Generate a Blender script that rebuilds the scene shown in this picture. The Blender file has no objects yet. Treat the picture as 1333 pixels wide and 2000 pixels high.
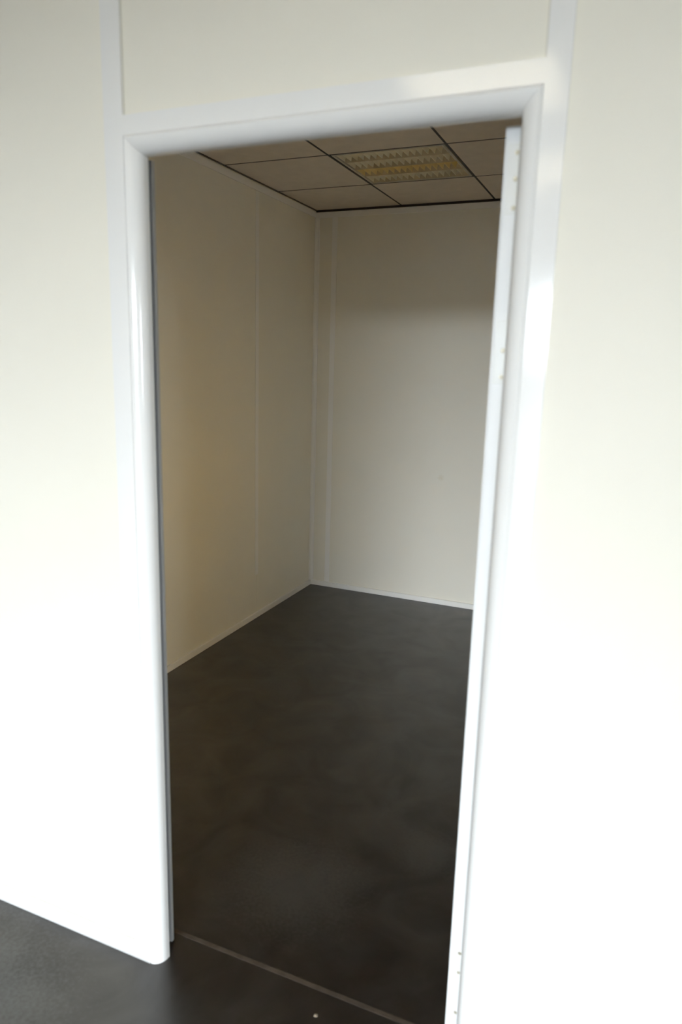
import bpy, bmesh, math, random
from mathutils import Vector, Matrix
random.seed(7)
scene = bpy.context.scene
col = scene.collection

# ------------------------------------------------------------------ camera
F_PX = 1375.77                       # focal length in pixels of the 1333x2000 frame
YAW, PITCH, ROLL = 0.3993, -0.2057, 0.0274
CAM = Vector((1.0541, -1.3217, 1.6127))
fwd = Vector((-math.sin(YAW)*math.cos(PITCH), math.cos(YAW)*math.cos(PITCH), math.sin(PITCH)))
rt0 = Vector((math.cos(YAW), math.sin(YAW), 0)); up0 = rt0.cross(fwd)
rt = rt0*math.cos(ROLL) + up0*math.sin(ROLL); up = -rt0*math.sin(ROLL) + up0*math.cos(ROLL)
cam_d = bpy.data.cameras.new('camera'); cam = bpy.data.objects.new('camera', cam_d); col.objects.link(cam)
cam.matrix_world = Matrix(((rt.x, up.x, -fwd.x, CAM.x), (rt.y, up.y, -fwd.y, CAM.y), (rt.z, up.z, -fwd.z, CAM.z), (0, 0, 0, 1)))
cam_d.sensor_fit = 'VERTICAL'; cam_d.sensor_height = 36.0; cam_d.lens = F_PX/2000*36
cam_d.clip_start = 0.02; cam_d.clip_end = 300
cam_d.dof.use_dof = True; cam_d.dof.focus_distance = 4.3; cam_d.dof.aperture_fstop = 2.8
scene.camera = cam

# ------------------------------------------------------------------ sky and daylight
w = bpy.data.worlds.new('overcast_sky'); scene.world = w; w.use_nodes = True
bg = w.node_tree.nodes['Background']
bg.inputs['Color'].default_value = (0.935, 0.985, 1.09, 1); bg.inputs['Strength'].default_value = 59.0
WIN = (-0.45, 3.40, 0.06, 2.61)         # hall window opening: x0, x1, z0, z1
WIR = (-3.40, -2.80, 1.05, 2.10)        # side window of the hall: y0, y1, z0, z1
HXR = 4.2                             # side wall of the hall
HY = -8.3                             # window wall of the hall
pl = bpy.data.lights.new('window_portal', 'AREA'); pl.shape = 'RECTANGLE'
pl.size = WIN[1]-WIN[0]; pl.size_y = WIN[3]-WIN[2]; pl.cycles.is_portal = True
po = bpy.data.objects.new('window_portal', pl); col.objects.link(po)
po.location = ((WIN[0]+WIN[1])/2, HY-0.02, (WIN[2]+WIN[3])/2); po.rotation_euler = (math.radians(90), 0, 0)
pl2 = bpy.data.lights.new('side_window_portal', 'AREA'); pl2.shape = 'RECTANGLE'
pl2.size = WIR[3]-WIR[2]; pl2.size_y = WIR[1]-WIR[0]; pl2.cycles.is_portal = True
po2 = bpy.data.objects.new('side_window_portal', pl2); col.objects.link(po2)
po2.location = (HXR+0.02, (WIR[0]+WIR[1])/2, (WIR[2]+WIR[3])/2); po2.rotation_euler = (0, math.radians(90), 0)
vs = scene.view_settings
scene.display_settings.display_device = 'sRGB'
vs.view_transform = 'Standard'; vs.look = 'None'; vs.gamma = 1; vs.use_curve_mapping = False
vs.exposure = 0.0
scene.cycles.max_bounces = 14; scene.cycles.diffuse_bounces = 10; scene.cycles.glossy_bounces = 5
scene.cycles.transparent_max_bounces = 12
scene.cycles.use_denoising = True
scene.cycles.sample_clamp_indirect = 6

# ------------------------------------------------------------------ materials
def mat(name, color, rough=0.5, metal=0.0, spec=0.5, var=0.0, vscale=4.0, bump=0.0, bscale=60.0, coat=0.0):
    m = bpy.data.materials.new(name); m.use_nodes = True
    nt = m.node_tree; b = nt.nodes['Principled BSDF']
    b.inputs['Base Color'].default_value = (*color, 1); b.inputs['Roughness'].default_value = rough
    b.inputs['Metallic'].default_value = metal; b.inputs['Specular IOR Level'].default_value = spec
    if coat: b.inputs['Coat Weight'].default_value = coat; b.inputs['Coat Roughness'].default_value = 0.05
    geo = nt.nodes.new('ShaderNodeNewGeometry')
    if var:
        n = nt.nodes.new('ShaderNodeTexNoise'); n.inputs['Scale'].default_value = vscale; n.inputs['Detail'].default_value = 6
        r = nt.nodes.new('ShaderNodeValToRGB')
        r.color_ramp.elements[0].position = 0.35; r.color_ramp.elements[1].position = 0.68
        r.color_ramp.elements[0].color = (*[c*(1-var) for c in color], 1); r.color_ramp.elements[1].color = (*[min(1, c*(1+var)) for c in color], 1)
        nt.links.new(geo.outputs['Position'], n.inputs['Vector']); nt.links.new(n.outputs['Fac'], r.inputs['Fac'])
        nt.links.new(r.outputs['Color'], b.inputs['Base Color'])
    if bump:
        n2 = nt.nodes.new('ShaderNodeTexNoise'); n2.inputs['Scale'].default_value = bscale; n2.inputs['Detail'].default_value = 4
        bp = nt.nodes.new('ShaderNodeBump'); bp.inputs['Strength'].default_value = bump; bp.inputs['Distance'].default_value = 0.002
        nt.links.new(geo.outputs['Position'], n2.inputs['Vector']); nt.links.new(n2.outputs['Fac'], bp.inputs['Height'])
        nt.links.new(bp.outputs['Normal'], b.inputs['Normal'])
    return m

def add_spots(m, spots):
    """stains, and pale light put into the colour: list of (point, radius, colour, strength), each with a shape of its own on the surface"""
    nt = m.node_tree; b = nt.nodes['Principled BSDF']
    src = b.inputs['Base Color'].links[0].from_socket if b.inputs['Base Color'].links else None
    geo = nt.nodes.new('ShaderNodeNewGeometry')
    wob = nt.nodes.new('ShaderNodeTexNoise'); wob.inputs['Scale'].default_value = 90
    nt.links.new(geo.outputs['Position'], wob.inputs['Vector'])
    for pt, rad, c, s in spots:
        d = nt.nodes.new('ShaderNodeVectorMath'); d.operation = 'DISTANCE'; d.inputs[1].default_value = pt
        nt.links.new(geo.outputs['Position'], d.inputs[0])
        ad = nt.nodes.new('ShaderNodeMath'); ad.operation = 'MULTIPLY_ADD'
        nt.links.new(wob.outputs['Fac'], ad.inputs[0]); ad.inputs[1].default_value = rad; nt.links.new(d.outputs['Value'], ad.inputs[2])
        mr = nt.nodes.new('ShaderNodeMapRange'); mr.interpolation_type = 'SMOOTHSTEP'
        mr.inputs['From Min'].default_value = rad*0.6; mr.inputs['From Max'].default_value = rad*1.5
        mr.inputs['To Min'].default_value = s; mr.inputs['To Max'].default_value = 0
        nt.links.new(ad.outputs[0], mr.inputs['Value'])
        mx = nt.nodes.new('ShaderNodeMix'); mx.data_type = 'RGBA'
        nt.links.new(mr.outputs[0], mx.inputs['Factor'])
        if src: nt.links.new(src, mx.inputs[6])
        else: mx.inputs[6].default_value = b.inputs['Base Color'].default_value
        mx.inputs[7].default_value = (*c, 1)
        src = mx.outputs[2]
    nt.links.new(src, b.inputs['Base Color'])

PANEL = mat('cream_panel_laminate', (0.85, 0.815, 0.715), 0.55, spec=0.25, var=0.012, vscale=2.5)
add_spots(PANEL, [((-0.157, 3.262, 0.887), 0.03, (0.62, 0.52, 0.30), 0.22)])
WHITE = mat('white_gloss_profile', (0.86, 0.85, 0.825), 0.10, spec=0.5)
STRIP = mat('white_joint_strip', (0.90, 0.88, 0.835), 0.4, spec=0.3)
DOORM = mat('white_door_edge', (0.88, 0.88, 0.87), 0.4, spec=0.4, var=0.01, vscale=12)
HINGE = mat('white_painted_hinge', (0.84, 0.84, 0.81), 0.3, spec=0.5)
SCREW = mat('brassy_screw', (0.58, 0.54, 0.43), 0.4, metal=0.5)
RUBBER = mat('black_rubber_seal', (0.018, 0.014, 0.011), 0.9, spec=0.05)
CORE = mat('dark_panel_core', (0.5, 0.46, 0.38), 0.8)
TILE = mat('ceiling_tile_mineral', (0.74, 0.66, 0.57), 0.9, spec=0.1, var=0.03, vscale=14, bump=0.15, bscale=220)
EDGE = mat('brown_gap_shade', (0.13, 0.10, 0.07), 0.6)  # shadow of the left wall gap as a brown colour
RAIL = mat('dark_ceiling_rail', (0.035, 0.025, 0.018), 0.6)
RIDGE = mat('dull_louver_ridge', (0.66, 0.57, 0.40), 0.4, metal=0.4)
LOUV = mat('satin_louver_aluminium', (0.95, 0.90, 0.74), 0.4, metal=0.1)
LOUVY = mat('yellowed_louver_aluminium', (0.92, 0.76, 0.36), 0.4, metal=0.1)
LFRAME = mat('luminaire_rim_paint', (0.60, 0.55, 0.45), 0.4)
TUBE = mat('unlit_tube_glass', (0.8, 0.78, 0.7), 0.2)
HALLW = mat('hall_wall_paint', (0.50, 0.48, 0.44), 0.7, spec=0.2)
WFRAME = mat('window_frame_white', (0.8, 0.8, 0.8), 0.35)
BEAD = mat('grey_panel_bead', (0.66, 0.635, 0.55), 0.6)
ALU = mat('mill_aluminium_flange', (0.62, 0.63, 0.63), 0.5, spec=0.2)
SEAM = mat('floor_joint_filler', (0.095, 0.072, 0.055), 0.6, var=0.2, vscale=30)
CRUMB = mat('pale_debris', (0.26, 0.21, 0.15), 0.8)
OCHRE = mat('warm_bounce_brown', (0.48, 0.30, 0.10), 0.9, var=0.1, vscale=1.2)  # brown of the added bounce wall, tints its light warm
SKY_SCREEN = mat('dark_sky_screen', (0.06, 0.055, 0.045), 0.9)  # kept dark so the added outdoor screen returns little light
GROUND = mat('outdoor_paving', (0.07, 0.07, 0.065), 0.9, var=0.2, vscale=1.5)
def floor_mat():
    m = bpy.data.materials.new('dark_grey_resilient_floor'); m.use_nodes = True
    nt = m.node_tree; b = nt.nodes['Principled BSDF']
    geo = nt.nodes.new('ShaderNodeNewGeometry')
    n = nt.nodes.new('ShaderNodeTexNoise'); n.inputs['Scale'].default_value = 5.5; n.inputs['Detail'].default_value = 7; n.inputs['Roughness'].default_value = 0.6
    n.inputs['Distortion'].default_value = 0.6
    r = nt.nodes.new('ShaderNodeValToRGB')
    r.color_ramp.elements[0].position = 0.36; r.color_ramp.elements[1].position = 0.70
    r.color_ramp.elements[0].color = (0.014, 0.010, 0.007, 1); r.color_ramp.elements[1].color = (0.030, 0.025, 0.021, 1)
    rr = nt.nodes.new('ShaderNodeMapRange'); rr.inputs['To Min'].default_value = 0.27; rr.inputs['To Max'].default_value = 0.42
    nt.links.new(geo.outputs['Position'], n.inputs['Vector']); nt.links.new(n.outputs['Fac'], r.inputs['Fac'])
    nt.links.new(r.outputs['Color'], b.inputs['Base Color'])
    nt.links.new(n.outputs['Fac'], rr.inputs['Value']); nt.links.new(rr.outputs[0], b.inputs['Roughness'])
    b.inputs['IOR'].default_value = 1.6
    n2 = nt.nodes.new('ShaderNodeTexNoise'); n2.inputs['Scale'].default_value = 4.0; n2.inputs['Detail'].default_value = 5; n2.inputs['Distortion'].default_value = 1.2
    sp = nt.nodes.new('ShaderNodeMapRange'); sp.inputs['From Min'].default_value = 0.3; sp.inputs['From Max'].default_value = 0.7
    sp.inputs['To Min'].default_value = 0.48; sp.inputs['To Max'].default_value = 0.80
    nt.links.new(geo.outputs['Position'], n2.inputs['Vector']); nt.links.new(n2.outputs['Fac'], sp.inputs['Value']); nt.links.new(sp.outputs[0], b.inputs['Specular IOR Level'])
    return m
FLOOR = floor_mat()
add_spots(FLOOR, [((-0.45, -0.40, 0), 0.45, (0.10, 0.106, 0.112), 0.6), ((0.20, 0.42, 0), 0.28, (0.085, 0.078, 0.070), 0.55), ((0.55, 0.75, 0), 0.16, (0.075, 0.068, 0.06), 0.4), ((-0.139, -0.185, 0), 0.012, (0.012, 0.010, 0.009), 0.9), ((-0.088, 3.136, 0), 0.02, (0.015, 0.012, 0.01), 0.7),  # first, widest patch colours in the wall's reflection along with dusty mottling
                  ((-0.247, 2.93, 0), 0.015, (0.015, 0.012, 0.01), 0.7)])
def glass_mat():
    m = bpy.data.materials.new('clear_window_glass'); m.use_nodes = True; nt = m.node_tree
    nt.nodes.remove(nt.nodes['Principled BSDF']); out = nt.nodes['Material Output']
    t = nt.nodes.new('ShaderNodeBsdfTransparent'); t.inputs['Color'].default_value = (0.95, 0.97, 0.96, 1)
    g = nt.nodes.new('ShaderNodeBsdfGlossy'); g.inputs['Roughness'].default_value = 0.02
    f = nt.nodes.new('ShaderNodeFresnel'); f.inputs['IOR'].default_value = 1.45; mx = nt.nodes.new('ShaderNodeMixShader')
    nt.links.new(f.outputs[0], mx.inputs[0]); nt.links.new(t.outputs[0], mx.inputs[1]); nt.links.new(g.outputs[0], mx.inputs[2])
    nt.links.new(mx.outputs[0], out.inputs['Surface']); return m
GLASS = glass_mat()
def lit_mat():
    m = bpy.data.materials.new('lit_lamp_diffuser'); m.use_nodes = True; b = m.node_tree.nodes['Principled BSDF']
    b.inputs['Base Color'].default_value = (0.9, 0.88, 0.8, 1)
    b.inputs['Emission Color'].default_value = (1.0, 0.93, 0.74, 1); b.inputs['Emission Strength'].default_value = 7.5
    return m
LIT = lit_mat()

# ------------------------------------------------------------------ helpers
WLOC = {}
def link(name, me, material, parent=None, loc=(0, 0, 0)):
    o = bpy.data.objects.new(name, me); col.objects.link(o)
    if material and not me.materials: me.materials.append(material)
    WLOC[o] = Vector(loc)
    if parent: o.parent = parent; o.location = Vector(loc) - WLOC[parent]
    else: o.location = loc
    return o
def bm_box(bm, x0, x1, y0, y1, z0, z1):
    v = [bm.verts.new(c) for c in ((x0,y0,z0),(x1,y0,z0),(x1,y1,z0),(x0,y1,z0),(x0,y0,z1),(x1,y0,z1),(x1,y1,z1),(x0,y1,z1))]
    for f in ((0,3,2,1),(4,5,6,7),(0,1,5,4),(1,2,6,5),(2,3,7,6),(3,0,4,7)): bm.faces.new([v[i] for i in f])
def finish(bm, name, smooth=False):
    bmesh.ops.recalc_face_normals(bm, faces=bm.faces)
    me = bpy.data.meshes.new(name); bm.to_mesh(me); bm.free()
    if smooth:
        for p in me.polygons: p.use_smooth = True
    return me
def box_mesh(name, sx, sy, sz, bevel=0.0, seg=2):
    bm = bmesh.new(); bm_box(bm, -sx/2, sx/2, -sy/2, sy/2, -sz/2, sz/2)
    if bevel: bmesh.ops.bevel(bm, geom=bm.edges[:], offset=bevel, segments=seg, affect='EDGES', profile=0.5)
    return finish(bm, name)
def box(name, x0, x1, y0, y1, z0, z1, m, parent=None, bevel=0.0):
    return link(name, box_mesh(name, x1-x0, y1-y0, z1-z0, bevel), m, parent, ((x0+x1)/2, (y0+y1)/2, (z0+z1)/2))
def boxes(name, lst, m, parent=None):
    bm = bmesh.new()
    c = Vector(((lst[0][0]+lst[0][1])/2, (lst[0][2]+lst[0][3])/2, lst[0][4]))
    for b in lst: bm_box(bm, b[0]-c.x, b[1]-c.x, b[2]-c.y, b[3]-c.y, b[4]-c.z, b[5]-c.z)
    return link(name, finish(bm, name), m, parent, c)
def empty(name, loc):
    o = bpy.data.objects.new(name, None); col.objects.link(o); o.location = loc; o.empty_display_size = 0.05; WLOC[o] = Vector(loc); return o
def tag(o, label, cat=None, kind=None, group=None):
    o['label'] = label
    if cat: o['category'] = cat
    if kind: o['kind'] = kind
    if group: o['group'] = group
    return o
def struct(o, label, cat): return tag(o, label, cat, 'structure')

# ------------------------------------------------------------------ dimensions
XL, XR = -1.119, 1.50                 # inner room, left and right wall faces
T, D, C = 0.07, 3.266, 2.629          # partition thickness, back wall face, ceiling height
HX0, HX1 = -3.2, HXR                  # hall
OL, OR, OT = 0.006, 0.807, 2.043      # door opening edges
PW = 0.040                            # nose width; flat post cover beyond it is 0.040 wide
PL0, PL1 = -0.082, OL-0.038           # left post cover
PR0, PR1 = OR+0.038, 0.886            # right post cover
HT0, HT1 = OT+0.040, 2.120            # head cover
YP = -0.005                           # front of covers

# ------------------------------------------------------------------ floor, walls, roof
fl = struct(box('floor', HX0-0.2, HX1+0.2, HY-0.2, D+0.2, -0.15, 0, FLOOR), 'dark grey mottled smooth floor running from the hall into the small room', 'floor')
box('joint_line', XL, XR, 0.104, 0.117, -0.002, 0.0006, SEAM, fl)['label'] = 'thin brown filler line across the floor just inside the doorway'

CORE_Y0, CORE_Y1 = 0.012, T-0.012
wf = boxes('wall_front', [(HX0, PL0+0.004, CORE_Y0, CORE_Y1, 0, C+0.1), (PR1-0.004, HX1, CORE_Y0, CORE_Y1, 0, C+0.1),
                          (PL0+0.004, PR1-0.004, CORE_Y0, CORE_Y1, HT0, C+0.1)], CORE)
struct(wf, 'cream panelled partition wall around the open doorway', 'wall')
G = 0.002
xs_l = [(-2.482, -1.282), (-1.282, PL0)]; xs_r = [(PR1, 2.086), (2.086, HX1)]
for (a, b) in [(HX0, -2.482)] + xs_l + xs_r:
    a2 = PR1-0.02 if a == PR1 else a; b2 = PL0+0.02 if b == PL0 else b
    box('wall_panel', a2+0.0005, b2-0.0005, 0.0002, CORE_Y0, 0.0, C+0.05, PANEL, wf)
    box('wall_panel', a+0.001, b-0.001, CORE_Y1, T, 0.0, C+0.05, PANEL, wf)
for a, b in ((PL1, PL1+0.004), (PR0-0.003, PR0)): box('panel_bead', a, b, -0.0012, 0.0, HT1, C, BEAD, wf)
box('backing_rail', PL0+0.021, PR1-0.021, 0.0126, CORE_Y0+0.02, OT+0.036, HT0, CORE, wf)
o = box('wall_panel', PL0+0.021, PR1-0.021, 0.0002, CORE_Y0, HT0-0.004, C+0.05, PANEL, wf); o['label'] = 'cream panel above the door head'
box('wall_panel', PL0+0.03, PR1-0.03, CORE_Y1, T, HT0, C+0.05, PANEL, wf)
for xc in (-2.482, -1.282, 2.086): box('joint_strip', xc-0.02, xc+0.02, -0.004, -0.0002, 0.04, C, STRIP, wf, 0.001)
for (a, b, n) in ((HX0, PL1+0.004, 'left'), (PR0-0.004, HX1, 'right')):
    bm = bmesh.new(); prf = [(0.0, 0.0), (-0.012, 0.0), (-0.012, 0.012), (-0.0105, 0.024), (-0.007, 0.034), (-0.0052, 0.046), (0.0, 0.047)]
    A = [bm.verts.new((a, y, z)) for y, z in prf]; B = [bm.verts.new((b, y, z)) for y, z in prf]
    for q in range(len(prf)): bm.faces.new((A[q], A[(q+1) % len(prf)], B[(q+1) % len(prf)], B[q])).smooth = True
    bm.faces.new(A); bm.faces.new(B)
    struct(link('baseboard_front_'+n, finish(bm, 'base_profile'), WHITE), f'low white base profile along the partition, {n} of the doorway', 'baseboard')

wl = struct(box('wall_left', XL-0.06, XL-0.012, T, D+0.06, 0, C+0.1, CORE), 'cream panelled left wall of the small room, seen through the doorway', 'wall')
for (a, b) in ((T+0.001, 1.262), (1.262, 2.462), (2.462, D)): box('wall_panel', XL-0.012, XL, a+0.0005, b-0.0005, 0, C+0.05, PANEL, wl)
box('joint_strip', XL+0.0002, XL+0.0016, 2.443, 2.482, 0.285, 2.575, STRIP, wl, 0.0005)
box('joint_strip', XL+0.0002, XL+0.0016, 1.243, 1.282, 0.285, 2.575, STRIP, wl, 0.0005)
wb = struct(box('wall_back', XL-0.012, XR+0.06, D+0.0122, D+0.06, 0, C+0.1, CORE), 'cream panelled back wall of the small room, brighter towards the door jamb', 'wall')
for (a, b) in ((XL, -0.982), (-0.982, 0.218), (0.218, XR)): box('wall_panel', a+0.0005, b-0.0005, D, D+0.012, 0, C+0.05, PANEL, wb)
for xc in (-0.982, 0.218): box('joint_strip', xc-0.019, xc+0.019, D-0.0016, D-0.0002, 0.036, 2.578, STRIP, wb, 0.0005)
WI3 = (0.89, 1.60, 0.62, 1.90)        # unseen window added in the room's right wall for warm fill light: y0, y1, z0, z1
wr = boxes('wall_right', [(XR, XR+0.06, T, WI3[0], 0, C+0.1), (XR, XR+0.06, WI3[1], D+0.012, 0, C+0.1),
                          (XR, XR+0.06, WI3[0], WI3[1], 0, WI3[2]), (XR, XR+0.06, WI3[0], WI3[1], WI3[3], C+0.1)], PANEL)
struct(wr, 'cream right wall of the small room, hidden behind the door jamb', 'wall')
w3 = boxes('window_fill', [(XR+0.01, XR+0.05, WI3[0], WI3[1], WI3[2], WI3[2]+0.04), (XR+0.01, XR+0.05, WI3[0], WI3[1], WI3[3]-0.04, WI3[3]),
                        (XR+0.01, XR+0.05, WI3[0], WI3[0]+0.04, WI3[2]+0.04, WI3[3]-0.04), (XR+0.01, XR+0.05, WI3[1]-0.04, WI3[1], WI3[2]+0.04, WI3[3]-0.04)], WFRAME)
struct(w3, 'unseen white framed window added in the right wall to fill the small room with warm light', 'window')
box('pane', XR+0.027, XR+0.033, WI3[0]+0.04, WI3[1]-0.04, WI3[2]+0.04, WI3[3]-0.04, GLASS, w3)
# skirting, cornice and corner profile of the small room
struct(box('baseboard_left', XL, XL+0.012, T, D-0.012, 0, 0.036, STRIP, None, 0.002), 'low pale base profile along the left wall of the small room', 'baseboard')
struct(box('baseboard_back', XL, XR, D-0.012, D, 0, 0.036, STRIP, None, 0.002), 'low pale base profile along the back wall of the small room', 'baseboard')
struct(box('trim_1', XL, XL+0.005, T, D-0.005, 2.578, 2.614, STRIP, None, 0.001), 'pale cornice strip under the ceiling on the left wall', 'trim')
struct(box('trim_2', XL, XR, D-0.005, D, 2.578, 2.614, STRIP, None, 0.001), 'pale cornice strip under the ceiling on the back wall', 'trim')
bm = bmesh.new()                      # concave corner profile
prof = [(0.0, 0.0), (0.026, 0.0), (0.026, -0.002)]
for k in range(7):
    a = math.radians(90*k/6); prof.append((0.024-0.0205*math.sin(a), -0.0035-0.0205*(1-math.cos(a))))
prof += [(0.002, -0.026), (0.0, -0.026)]
lo = [bm.verts.new((x, y, 0)) for x, y in prof]; hi = [bm.verts.new((x, y, 2.578-0.036)) for x, y in prof]
for i in range(len(prof)): bm.faces.new((lo[i], lo[(i+1) % len(prof)], hi[(i+1) % len(prof)], hi[i]))
bm.faces.new(lo[::-1]); bm.faces.new(hi)
struct(link('trim_3', finish(bm, 'corner_profile'), STRIP, None, (XL+0.0002, D-0.0002, 0.036)), 'slim pale profile in the corner where left and back walls meet', 'trim')

# hall shell
hw = boxes('wall_hall_window', [(HX0, WIN[0], HY-0.15, HY, 0, C+0.1), (WIN[1], HX1, HY-0.15, HY, 0, C+0.1),
                                (WIN[0], WIN[1], HY-0.15, HY, 0, WIN[2]), (WIN[0], WIN[1], HY-0.15, HY, WIN[3], C+0.1)], HALLW)
struct(hw, 'pale hall wall with the tall window, behind the camera', 'wall')
struct(box('wall_hall_left', HX0-0.1, HX0, HY-0.15, T, 0, C+0.1, HALLW), 'pale hall wall beyond the left edge of the picture', 'wall')
hr = boxes('wall_hall_right', [(HX1, HX1+0.1, HY-0.15, WIR[0], 0, C+0.1), (HX1, HX1+0.1, WIR[1], T, 0, C+0.1),
                               (HX1, HX1+0.1, WIR[0], WIR[1], 0, WIR[2]), (HX1, HX1+0.1, WIR[0], WIR[1], WIR[3], C+0.1)], HALLW)
struct(hr, 'pale hall side wall beyond the right edge of the picture', 'wall')
w2 = boxes('window_2', [(HX1+0.03, HX1+0.08, WIR[0], WIR[1], WIR[2], WIR[2]+0.05), (HX1+0.03, HX1+0.08, WIR[0], WIR[1], WIR[3]-0.05, WIR[3])] +
           [(HX1+0.03, HX1+0.08, y-0.025, y+0.025, WIR[2]+0.05, WIR[3]-0.05) for y in (WIR[0]+0.025, WIR[1]-0.025)], WFRAME)
struct(w2, 'narrow white framed side window of the hall, right of the camera', 'window')
for a, b in ((WIR[0]+0.05, WIR[1]-0.05),):
    box('pane', HX1+0.052, HX1+0.058, a, b, WIR[2]+0.05, WIR[3]-0.05, GLASS, w2)
struct(box('wall_bounce', 9, 9.4, -2.8, 16, -0.16, 8.0, OCHRE), 'unseen brown wall added beside the small room to bounce warm light', 'wall')  # added outdoors to send warm bounce through the small window
struct(box('roof_slab', HX0-0.1, HX1+0.1, HY-0.15, D+0.06, C+0.1, C+0.2, HALLW), 'flat roof slab over hall and small room', 'roof')
wn = boxes('window_1', [(WIN[0], WIN[1], HY-0.11, HY-0.05, WIN[2], WIN[2]+0.05), (WIN[0], WIN[1], HY-0.11, HY-0.05, WIN[3]-0.05, WIN[3])] +
           [(x-0.025, x+0.025, HY-0.11, HY-0.05, WIN[2]+0.05, WIN[3]-0.05) for x in (WIN[0]+0.025, WIN[0]+1.3, WIN[0]+2.55, WIN[1]-0.025)], WFRAME)
struct(wn, 'tall white framed window of the hall with three panes, behind the camera', 'window')
for a, b in ((0.05, 1.275), (1.325, 2.525), (2.575, 3.80)):
    box('pane', WIN[0]+a, WIN[0]+b, HY-0.083, HY-0.077, WIN[2]+0.05, WIN[3]-0.05, GLASS, wn)
struct(box('ground_outside', -40, 40, -60, 30, -0.3, -0.16, GROUND), 'grey paving outside the hall window', 'ground')

struct(box('wall_sky_screen', -40, 40, -36, -35.6, -0.16, 2.4, SKY_SCREEN), 'long dark screen added far outside the hall window to block low sky light', 'wall')  # added to hold back bright sky near the horizon

# ------------------------------------------------------------------ ceilings: loose tiles in dark rails
def ceiling(name, x0, x1, y0, y1, gx, gy, holes, label):
    cl = struct(box(name, x0, x1, y0, y1, C+0.085, C+0.0995, RAIL), label, 'ceiling')
    cache = {}
    xs = [x0] + [gx+0.6*k for k in range(-20, 30) if x0+0.02 < gx+0.6*k < x1-0.02] + [x1]
    ys = [y0] + [gy+0.6*k for k in range(-20, 30) if y0+0.02 < gy+0.6*k < y1-0.02] + [y1]
    for i in range(len(xs)-1):
        for j in range(len(ys)-1):
            cx, cy = (xs[i]+xs[i+1])/2, (ys[j]+ys[j+1])/2
            if any(abs(cx-h[0]) < 0.1 and abs(cy-h[1]) < 0.1 for h in holes): continue
            sx = xs[i+1]-xs[i]-0.0115; sy = ys[j+1]-ys[j]-0.0115
            key = (round(sx, 3), round(sy, 3))
            if key not in cache: cache[key] = box_mesh('ceiling_tile', sx, sy, 0.016)
            link('ceiling_tile', cache[key], TILE, cl, (cx, cy, C+0.008))
    for x in xs: a, b = max(x-0.0056, x0), min(x+0.0056, x1); box('ceiling_rail', a, b, y0, y1, C-0.001, C+0.03, RAIL, cl)
    for y in ys: a, b = max(y-0.0056, y0), min(y+0.0056, y1); box('ceiling_cross_rail', x0, x1, a, b, C-0.0006, C+0.028, RAIL, cl)
    box('ceiling_gap_shade', x0, x1, y1-0.012, y1-0.0005, C-0.013, C-0.0015, RAIL, cl)  # dark strip standing in for the shadow in the gap at the wall
    box('ceiling_gap_shade', x0+0.0005, x0+0.009, y0, y1-0.0125, C-0.007, C-0.0015, EDGE, cl)  # softer brown strip for the gap shadow on the left
    return cl
GX, GY = -0.5185, 2.7156
LUM = (GX+0.3, GY-0.3)
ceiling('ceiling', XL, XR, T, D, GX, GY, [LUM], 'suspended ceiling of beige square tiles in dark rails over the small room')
HLUM = [(GX+0.9, -1.56), (GX+0.9, -2.76)]
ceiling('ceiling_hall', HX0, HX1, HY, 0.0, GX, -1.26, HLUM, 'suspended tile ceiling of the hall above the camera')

# ------------------------------------------------------------------ recessed louvred lights
def wedge(name, length, wt, wb_, h, axis):
    """blade with a wide top and a narrow lower edge"""
    bm = bmesh.new(); n = 5; ring = []
    for k in range(n+1):
        t = k/n; ring.append((wb_/2+(wt-wb_)/2*t**2.0, h*t))
    pr = [(-a, z) for a, z in ring[::-1]] + ring
    pr = [(x, z) for x, z in pr]
    def co(s, u, z): return (s, u, z) if axis == 'x' else (u, s, z)
    A = [bm.verts.new(co(-length/2, u, z)) for u, z in pr]; B = [bm.verts.new(co(length/2, u, z)) for u, z in pr]
    m = len(pr)
    for i in range(m): bm.faces.new((A[i], A[(i+1) % m], B[(i+1) % m], B[i]))
    bm.faces.new(A); bm.faces.new(B[::-1]); return finish(bm, name)
def tube_mesh(length, r):
    bm = bmesh.new(); bmesh.ops.create_cone(bm, cap_ends=True, segments=16, radius1=r, radius2=r, depth=length, matrix=Matrix.Rotation(math.pi/2, 4, 'Y'))
    return finish(bm, 'tube', True)
RH = 0.038
MB = wedge('louver_blade', 0.116, 0.021, 0.003, RH-0.003, 'y'); MR = wedge('louver_ridge', 0.556, 0.022, 0.004, RH, 'x'); MT = tube_mesh(0.55, 0.008)
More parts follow.
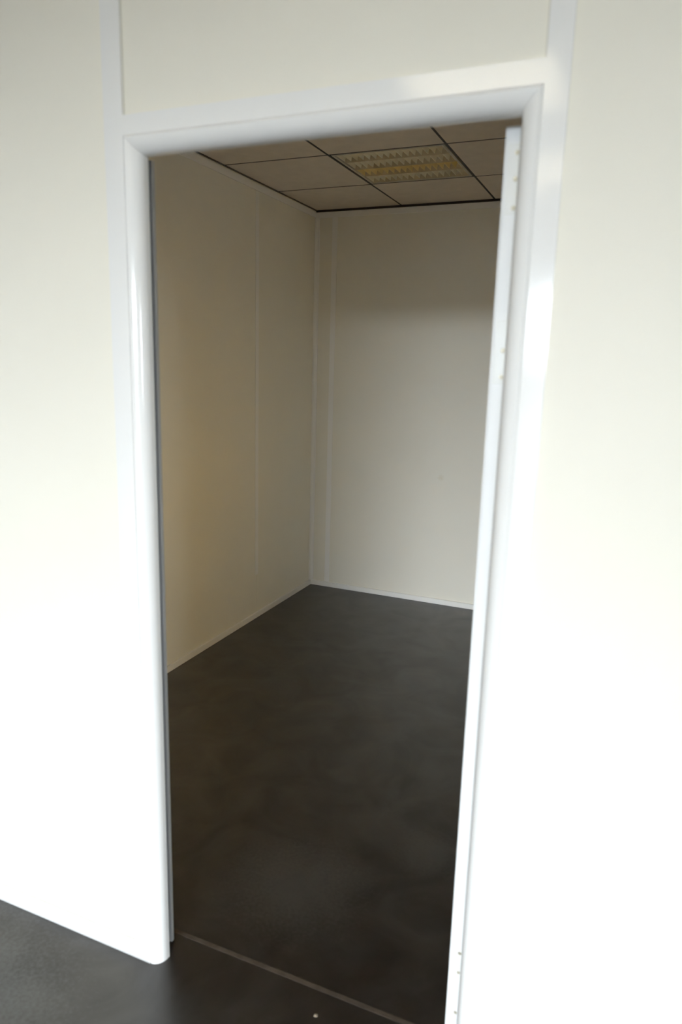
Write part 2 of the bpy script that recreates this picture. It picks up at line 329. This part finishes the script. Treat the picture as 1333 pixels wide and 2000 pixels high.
def luminaire(name, cx, cy, lit, label, group):
    root = empty(name, (cx, cy, C)); tag(root, label, 'ceiling light', None, group)
    s = 0.2895; r = 0.0115
    boxes('rim', [(cx-s, cx+s, cy-s, cy-s+r, C-0.001, C+0.012), (cx-s, cx+s, cy+s-r, cy+s, C-0.001, C+0.012),
                  (cx-s, cx-s+r, cy-s+r, cy+s-r, C-0.001, C+0.012), (cx+s-r, cx+s, cy-s+r, cy+s-r, C-0.001, C+0.012)], LFRAME, root)
    boxes('housing', [(cx-s, cx+s, cy-s, cy+s, C+0.070, C+0.078), (cx-s, cx+s, cy-s, cy-s+0.004, C+0.012, C+0.070), (cx-s, cx+s, cy+s-0.004, cy+s, C+0.012, C+0.070),
                      (cx-s, cx-s+0.004, cy-s+0.004, cy+s-0.004, C+0.012, C+0.070), (cx+s-0.004, cx+s, cy-s+0.004, cy+s-0.004, C+0.012, C+0.070)], LFRAME, root)
    rows = 4; p = 0.556/rows; n = 16
    me_r = {}
    for k in range(rows+1):
        y = cy-0.278+p*k; m = RIDGE
        link('louver_ridge', MRL if lit else MR, m, root, (cx, y, C+0.002))
    for k in range(rows):
        yc = cy-0.278+p*(k+0.5)
        m = LOUVY if (k == 2 and not lit) else LOUV
        row = box('reflector_tray', cx-0.277, cx+0.277, yc-p/2+0.004, yc+p/2-0.004, C+0.060, C+0.064, m, root)
        if k == 2 and not lit: row['label'] = 'yellowed reflector row'
        mb = MBL if lit else (MB if m is LOUV else MBY)
        for i in range(n+1):
            link('louver_blade', mb, m, row, (cx-0.272+0.544*i/n, yc, C+0.0045))
        if lit: box('diffuser', cx-0.27, cx+0.27, yc-p/2+0.007, yc+p/2-0.007, C+0.0138, C+0.0178, LIT, row)
        else: link('tube', MT, TUBE, row, (cx, yc, C+0.050))
    return root
MBL = wedge('louver_blade', 0.116, 0.008, 0.003, 0.009, 'y'); MRL = wedge('louver_ridge', 0.556, 0.010, 0.004, 0.010, 'x')
MBY = MB.copy(); MBY.materials.clear()
luminaire('louvered_ceiling_light', *LUM, False, 'unlit square louvered ceiling light with four reflector rows among the tiles of the small room', 'louvered ceiling lights')
luminaire('louvered_ceiling_light', *HLUM[0], True, 'lit louvered ceiling light of the hall reflected in the door head', 'louvered ceiling lights')
luminaire('louvered_ceiling_light', *HLUM[1], True, 'lit louvered ceiling light of the hall farther from the doorway', 'louvered ceiling lights')

# ------------------------------------------------------------------ door frame: rounded nose swept round the opening, mitred
df = empty('trim_4', ((OL+OR)/2, 0, 0)); struct(df, 'white glossy rounded door frame with mitred corners and flat post covers', 'door frame')
# nose section: u = distance outwards from the opening edge, y = depth
NR = 0.034
sec = [(0.0380, 0.004), (0.0380, -0.0049), (0.0366, -0.0064)]
for k in range(17):
    a = math.radians(6+84*k/16); sec.append((NR-NR*math.sin(a)+0.0005, 0.0235-NR*math.cos(a)))
sec += [(0.0, 0.030), (0.004, 0.032), (0.028, 0.032), (0.028, 0.004)]
def sweep(name, pts):
    """pts: list of two frames, each a function (u, y) -> xyz"""
    bm = bmesh.new(); A = [bm.verts.new(pts[0](u, y)) for u, y in sec]; B = [bm.verts.new(pts[1](u, y)) for u, y in sec]
    m = len(sec)
    for i in range(m):
        f = bm.faces.new((A[i], A[(i+1) % m], B[(i+1) % m], B[i])); f.smooth = True
    bm.faces.new(A); bm.faces.new(B[::-1])
    bmesh.ops.recalc_face_normals(bm, faces=bm.faces)
    me = bpy.data.meshes.new(name); bm.to_mesh(me); bm.free()
    me.set_sharp_from_angle(angle=math.radians(40))
    return link(name, me, WHITE, df, WLOC[df])
cx0 = WLOC[df].x; e = 0.0003
sweep('jamb_nose', [lambda u, y: (OL-u-cx0, y, 0.0), lambda u, y: (OL-u-cx0, y, OT+u-e)])
sweep('jamb_nose', [lambda u, y: (OR+u-cx0, y, 0.0), lambda u, y: (OR+u-cx0, y, OT+u-e)])
sweep('head_nose', [lambda u, y: (OL-u+e-cx0, y, OT+u), lambda u, y: (OR+u-e-cx0, y, OT+u)])
box('post_cover', PL0, PL1, YP, 0.0, 0.0, C, WHITE, df)
box('post_cover', PR0, PR1, YP, 0.0, 0.0, C, WHITE, df)
box('head_cover', PL1, PR0, YP, 0.0, OT+0.038, HT1, WHITE, df)
# rebate behind the nose: black seal in a dark groove, then the back flange of the frame
for s, x in ((-1, OL), (1, OR)):
    X = lambda a, b: (min(x+s*a, x+s*b), max(x+s*a, x+s*b))
    box('rebate', *X(0.030, 0.05), 0.0125, T, 0.0, OT+0.03, RUBBER, df)
    box('seal', *X(0.010, 0.0298), 0.0325, 0.046, 0.006, OT+0.005, RUBBER, df, 0.003)
    if s < 0:
        box('back_flange', *X(0.0165, 0.0298), 0.0625, T+0.004, 0.011, OT+0.004, ALU, df, 0.002)
box('rebate', OL-0.03, OR+0.03, 0.0325, T, OT+0.030, OT+0.040, RUBBER, df)

# ------------------------------------------------------------------ door leaf, opened square into the room: its hinge edge shows beside the jamb
DX0, DX1, DY0, DY1, DZ0, DZ1 = 0.7690, 0.8090, 0.080, 0.880, 0.008, 2.046
dl = struct(box('door_1', DX0+0.0035, DX1-0.0035, DY0+0.0004, DY1-0.0004, DZ0, DZ1, DOORM, None, 0.001), 'white door leaf opened into the room, only its hinged edge showing beside the right jamb', 'door')
box('face_sheet', DX0, DX0+0.0034, DY0, DY1, DZ0, DZ1, DOORM, dl, 0.001)
box('face_sheet', DX1-0.0034, DX1, DY0, DY1, DZ0, DZ1, DOORM, dl, 0.001)
def screw_mesh():
    bm = bmesh.new(); bmesh.ops.create_cone(bm, cap_ends=True, segments=14, radius1=0.0046, radius2=0.0030, depth=0.0024, matrix=Matrix.Rotation(math.pi/2, 4, 'X'))
    return finish(bm, 'screw')
MS = screw_mesh()
def cyl(name, r, h, m, parent, loc, seg=20):
    bm = bmesh.new(); bmesh.ops.create_cone(bm, cap_ends=True, segments=seg, radius1=r, radius2=r, depth=h)
    bmesh.ops.bevel(bm, geom=[ed for ed in bm.edges if abs(ed.verts[0].co.z-ed.verts[1].co.z) < 1e-6], offset=r*0.25, segments=2, affect='EDGES')
    return link(name, finish(bm, name, True), m, parent, loc)
for z0, z1, sc in ((1.894, 2.016, (2.000, 1.955, 1.905)), (1.584, 1.704, (1.648, 1.598)), (0.176, 0.296, (0.285, 0.233))):
    h = box('hinge_plate', DX0+0.007, DX1-0.004, DY0-0.0022, DY0, z0, z1, HINGE, dl, 0.0008); h['label'] = 'white painted hinge plate'
    for z in sc:
        link('screw', MS, SCREW, h, (0.7925, DY0-0.0032, z))
    for k in range(3):
        cyl('knuckle', 0.0055, (z1-z0)/3-0.001, HINGE, h, (DX1-0.004, DY0-0.008, z0+(z1-z0)*(k+0.5)/3))
link('screw', MS, SCREW, dl, (0.7915, DY0-0.001, 0.118))

# ------------------------------------------------------------------ crumb on the floor
bm = bmesh.new(); bmesh.ops.create_icosphere(bm, subdivisions=2, radius=0.0055)
for v in bm.verts: v.co = v.co*(1+random.uniform(-0.22, 0.22)); v.co.z *= 0.6
cr = link('debris_crumb', finish(bm, 'debris_crumb'), CRUMB, None, (0.451, 0.033, 0.0028))
tag(cr, 'tiny pale crumb lying on the dark floor in front of the joint line', 'debris')
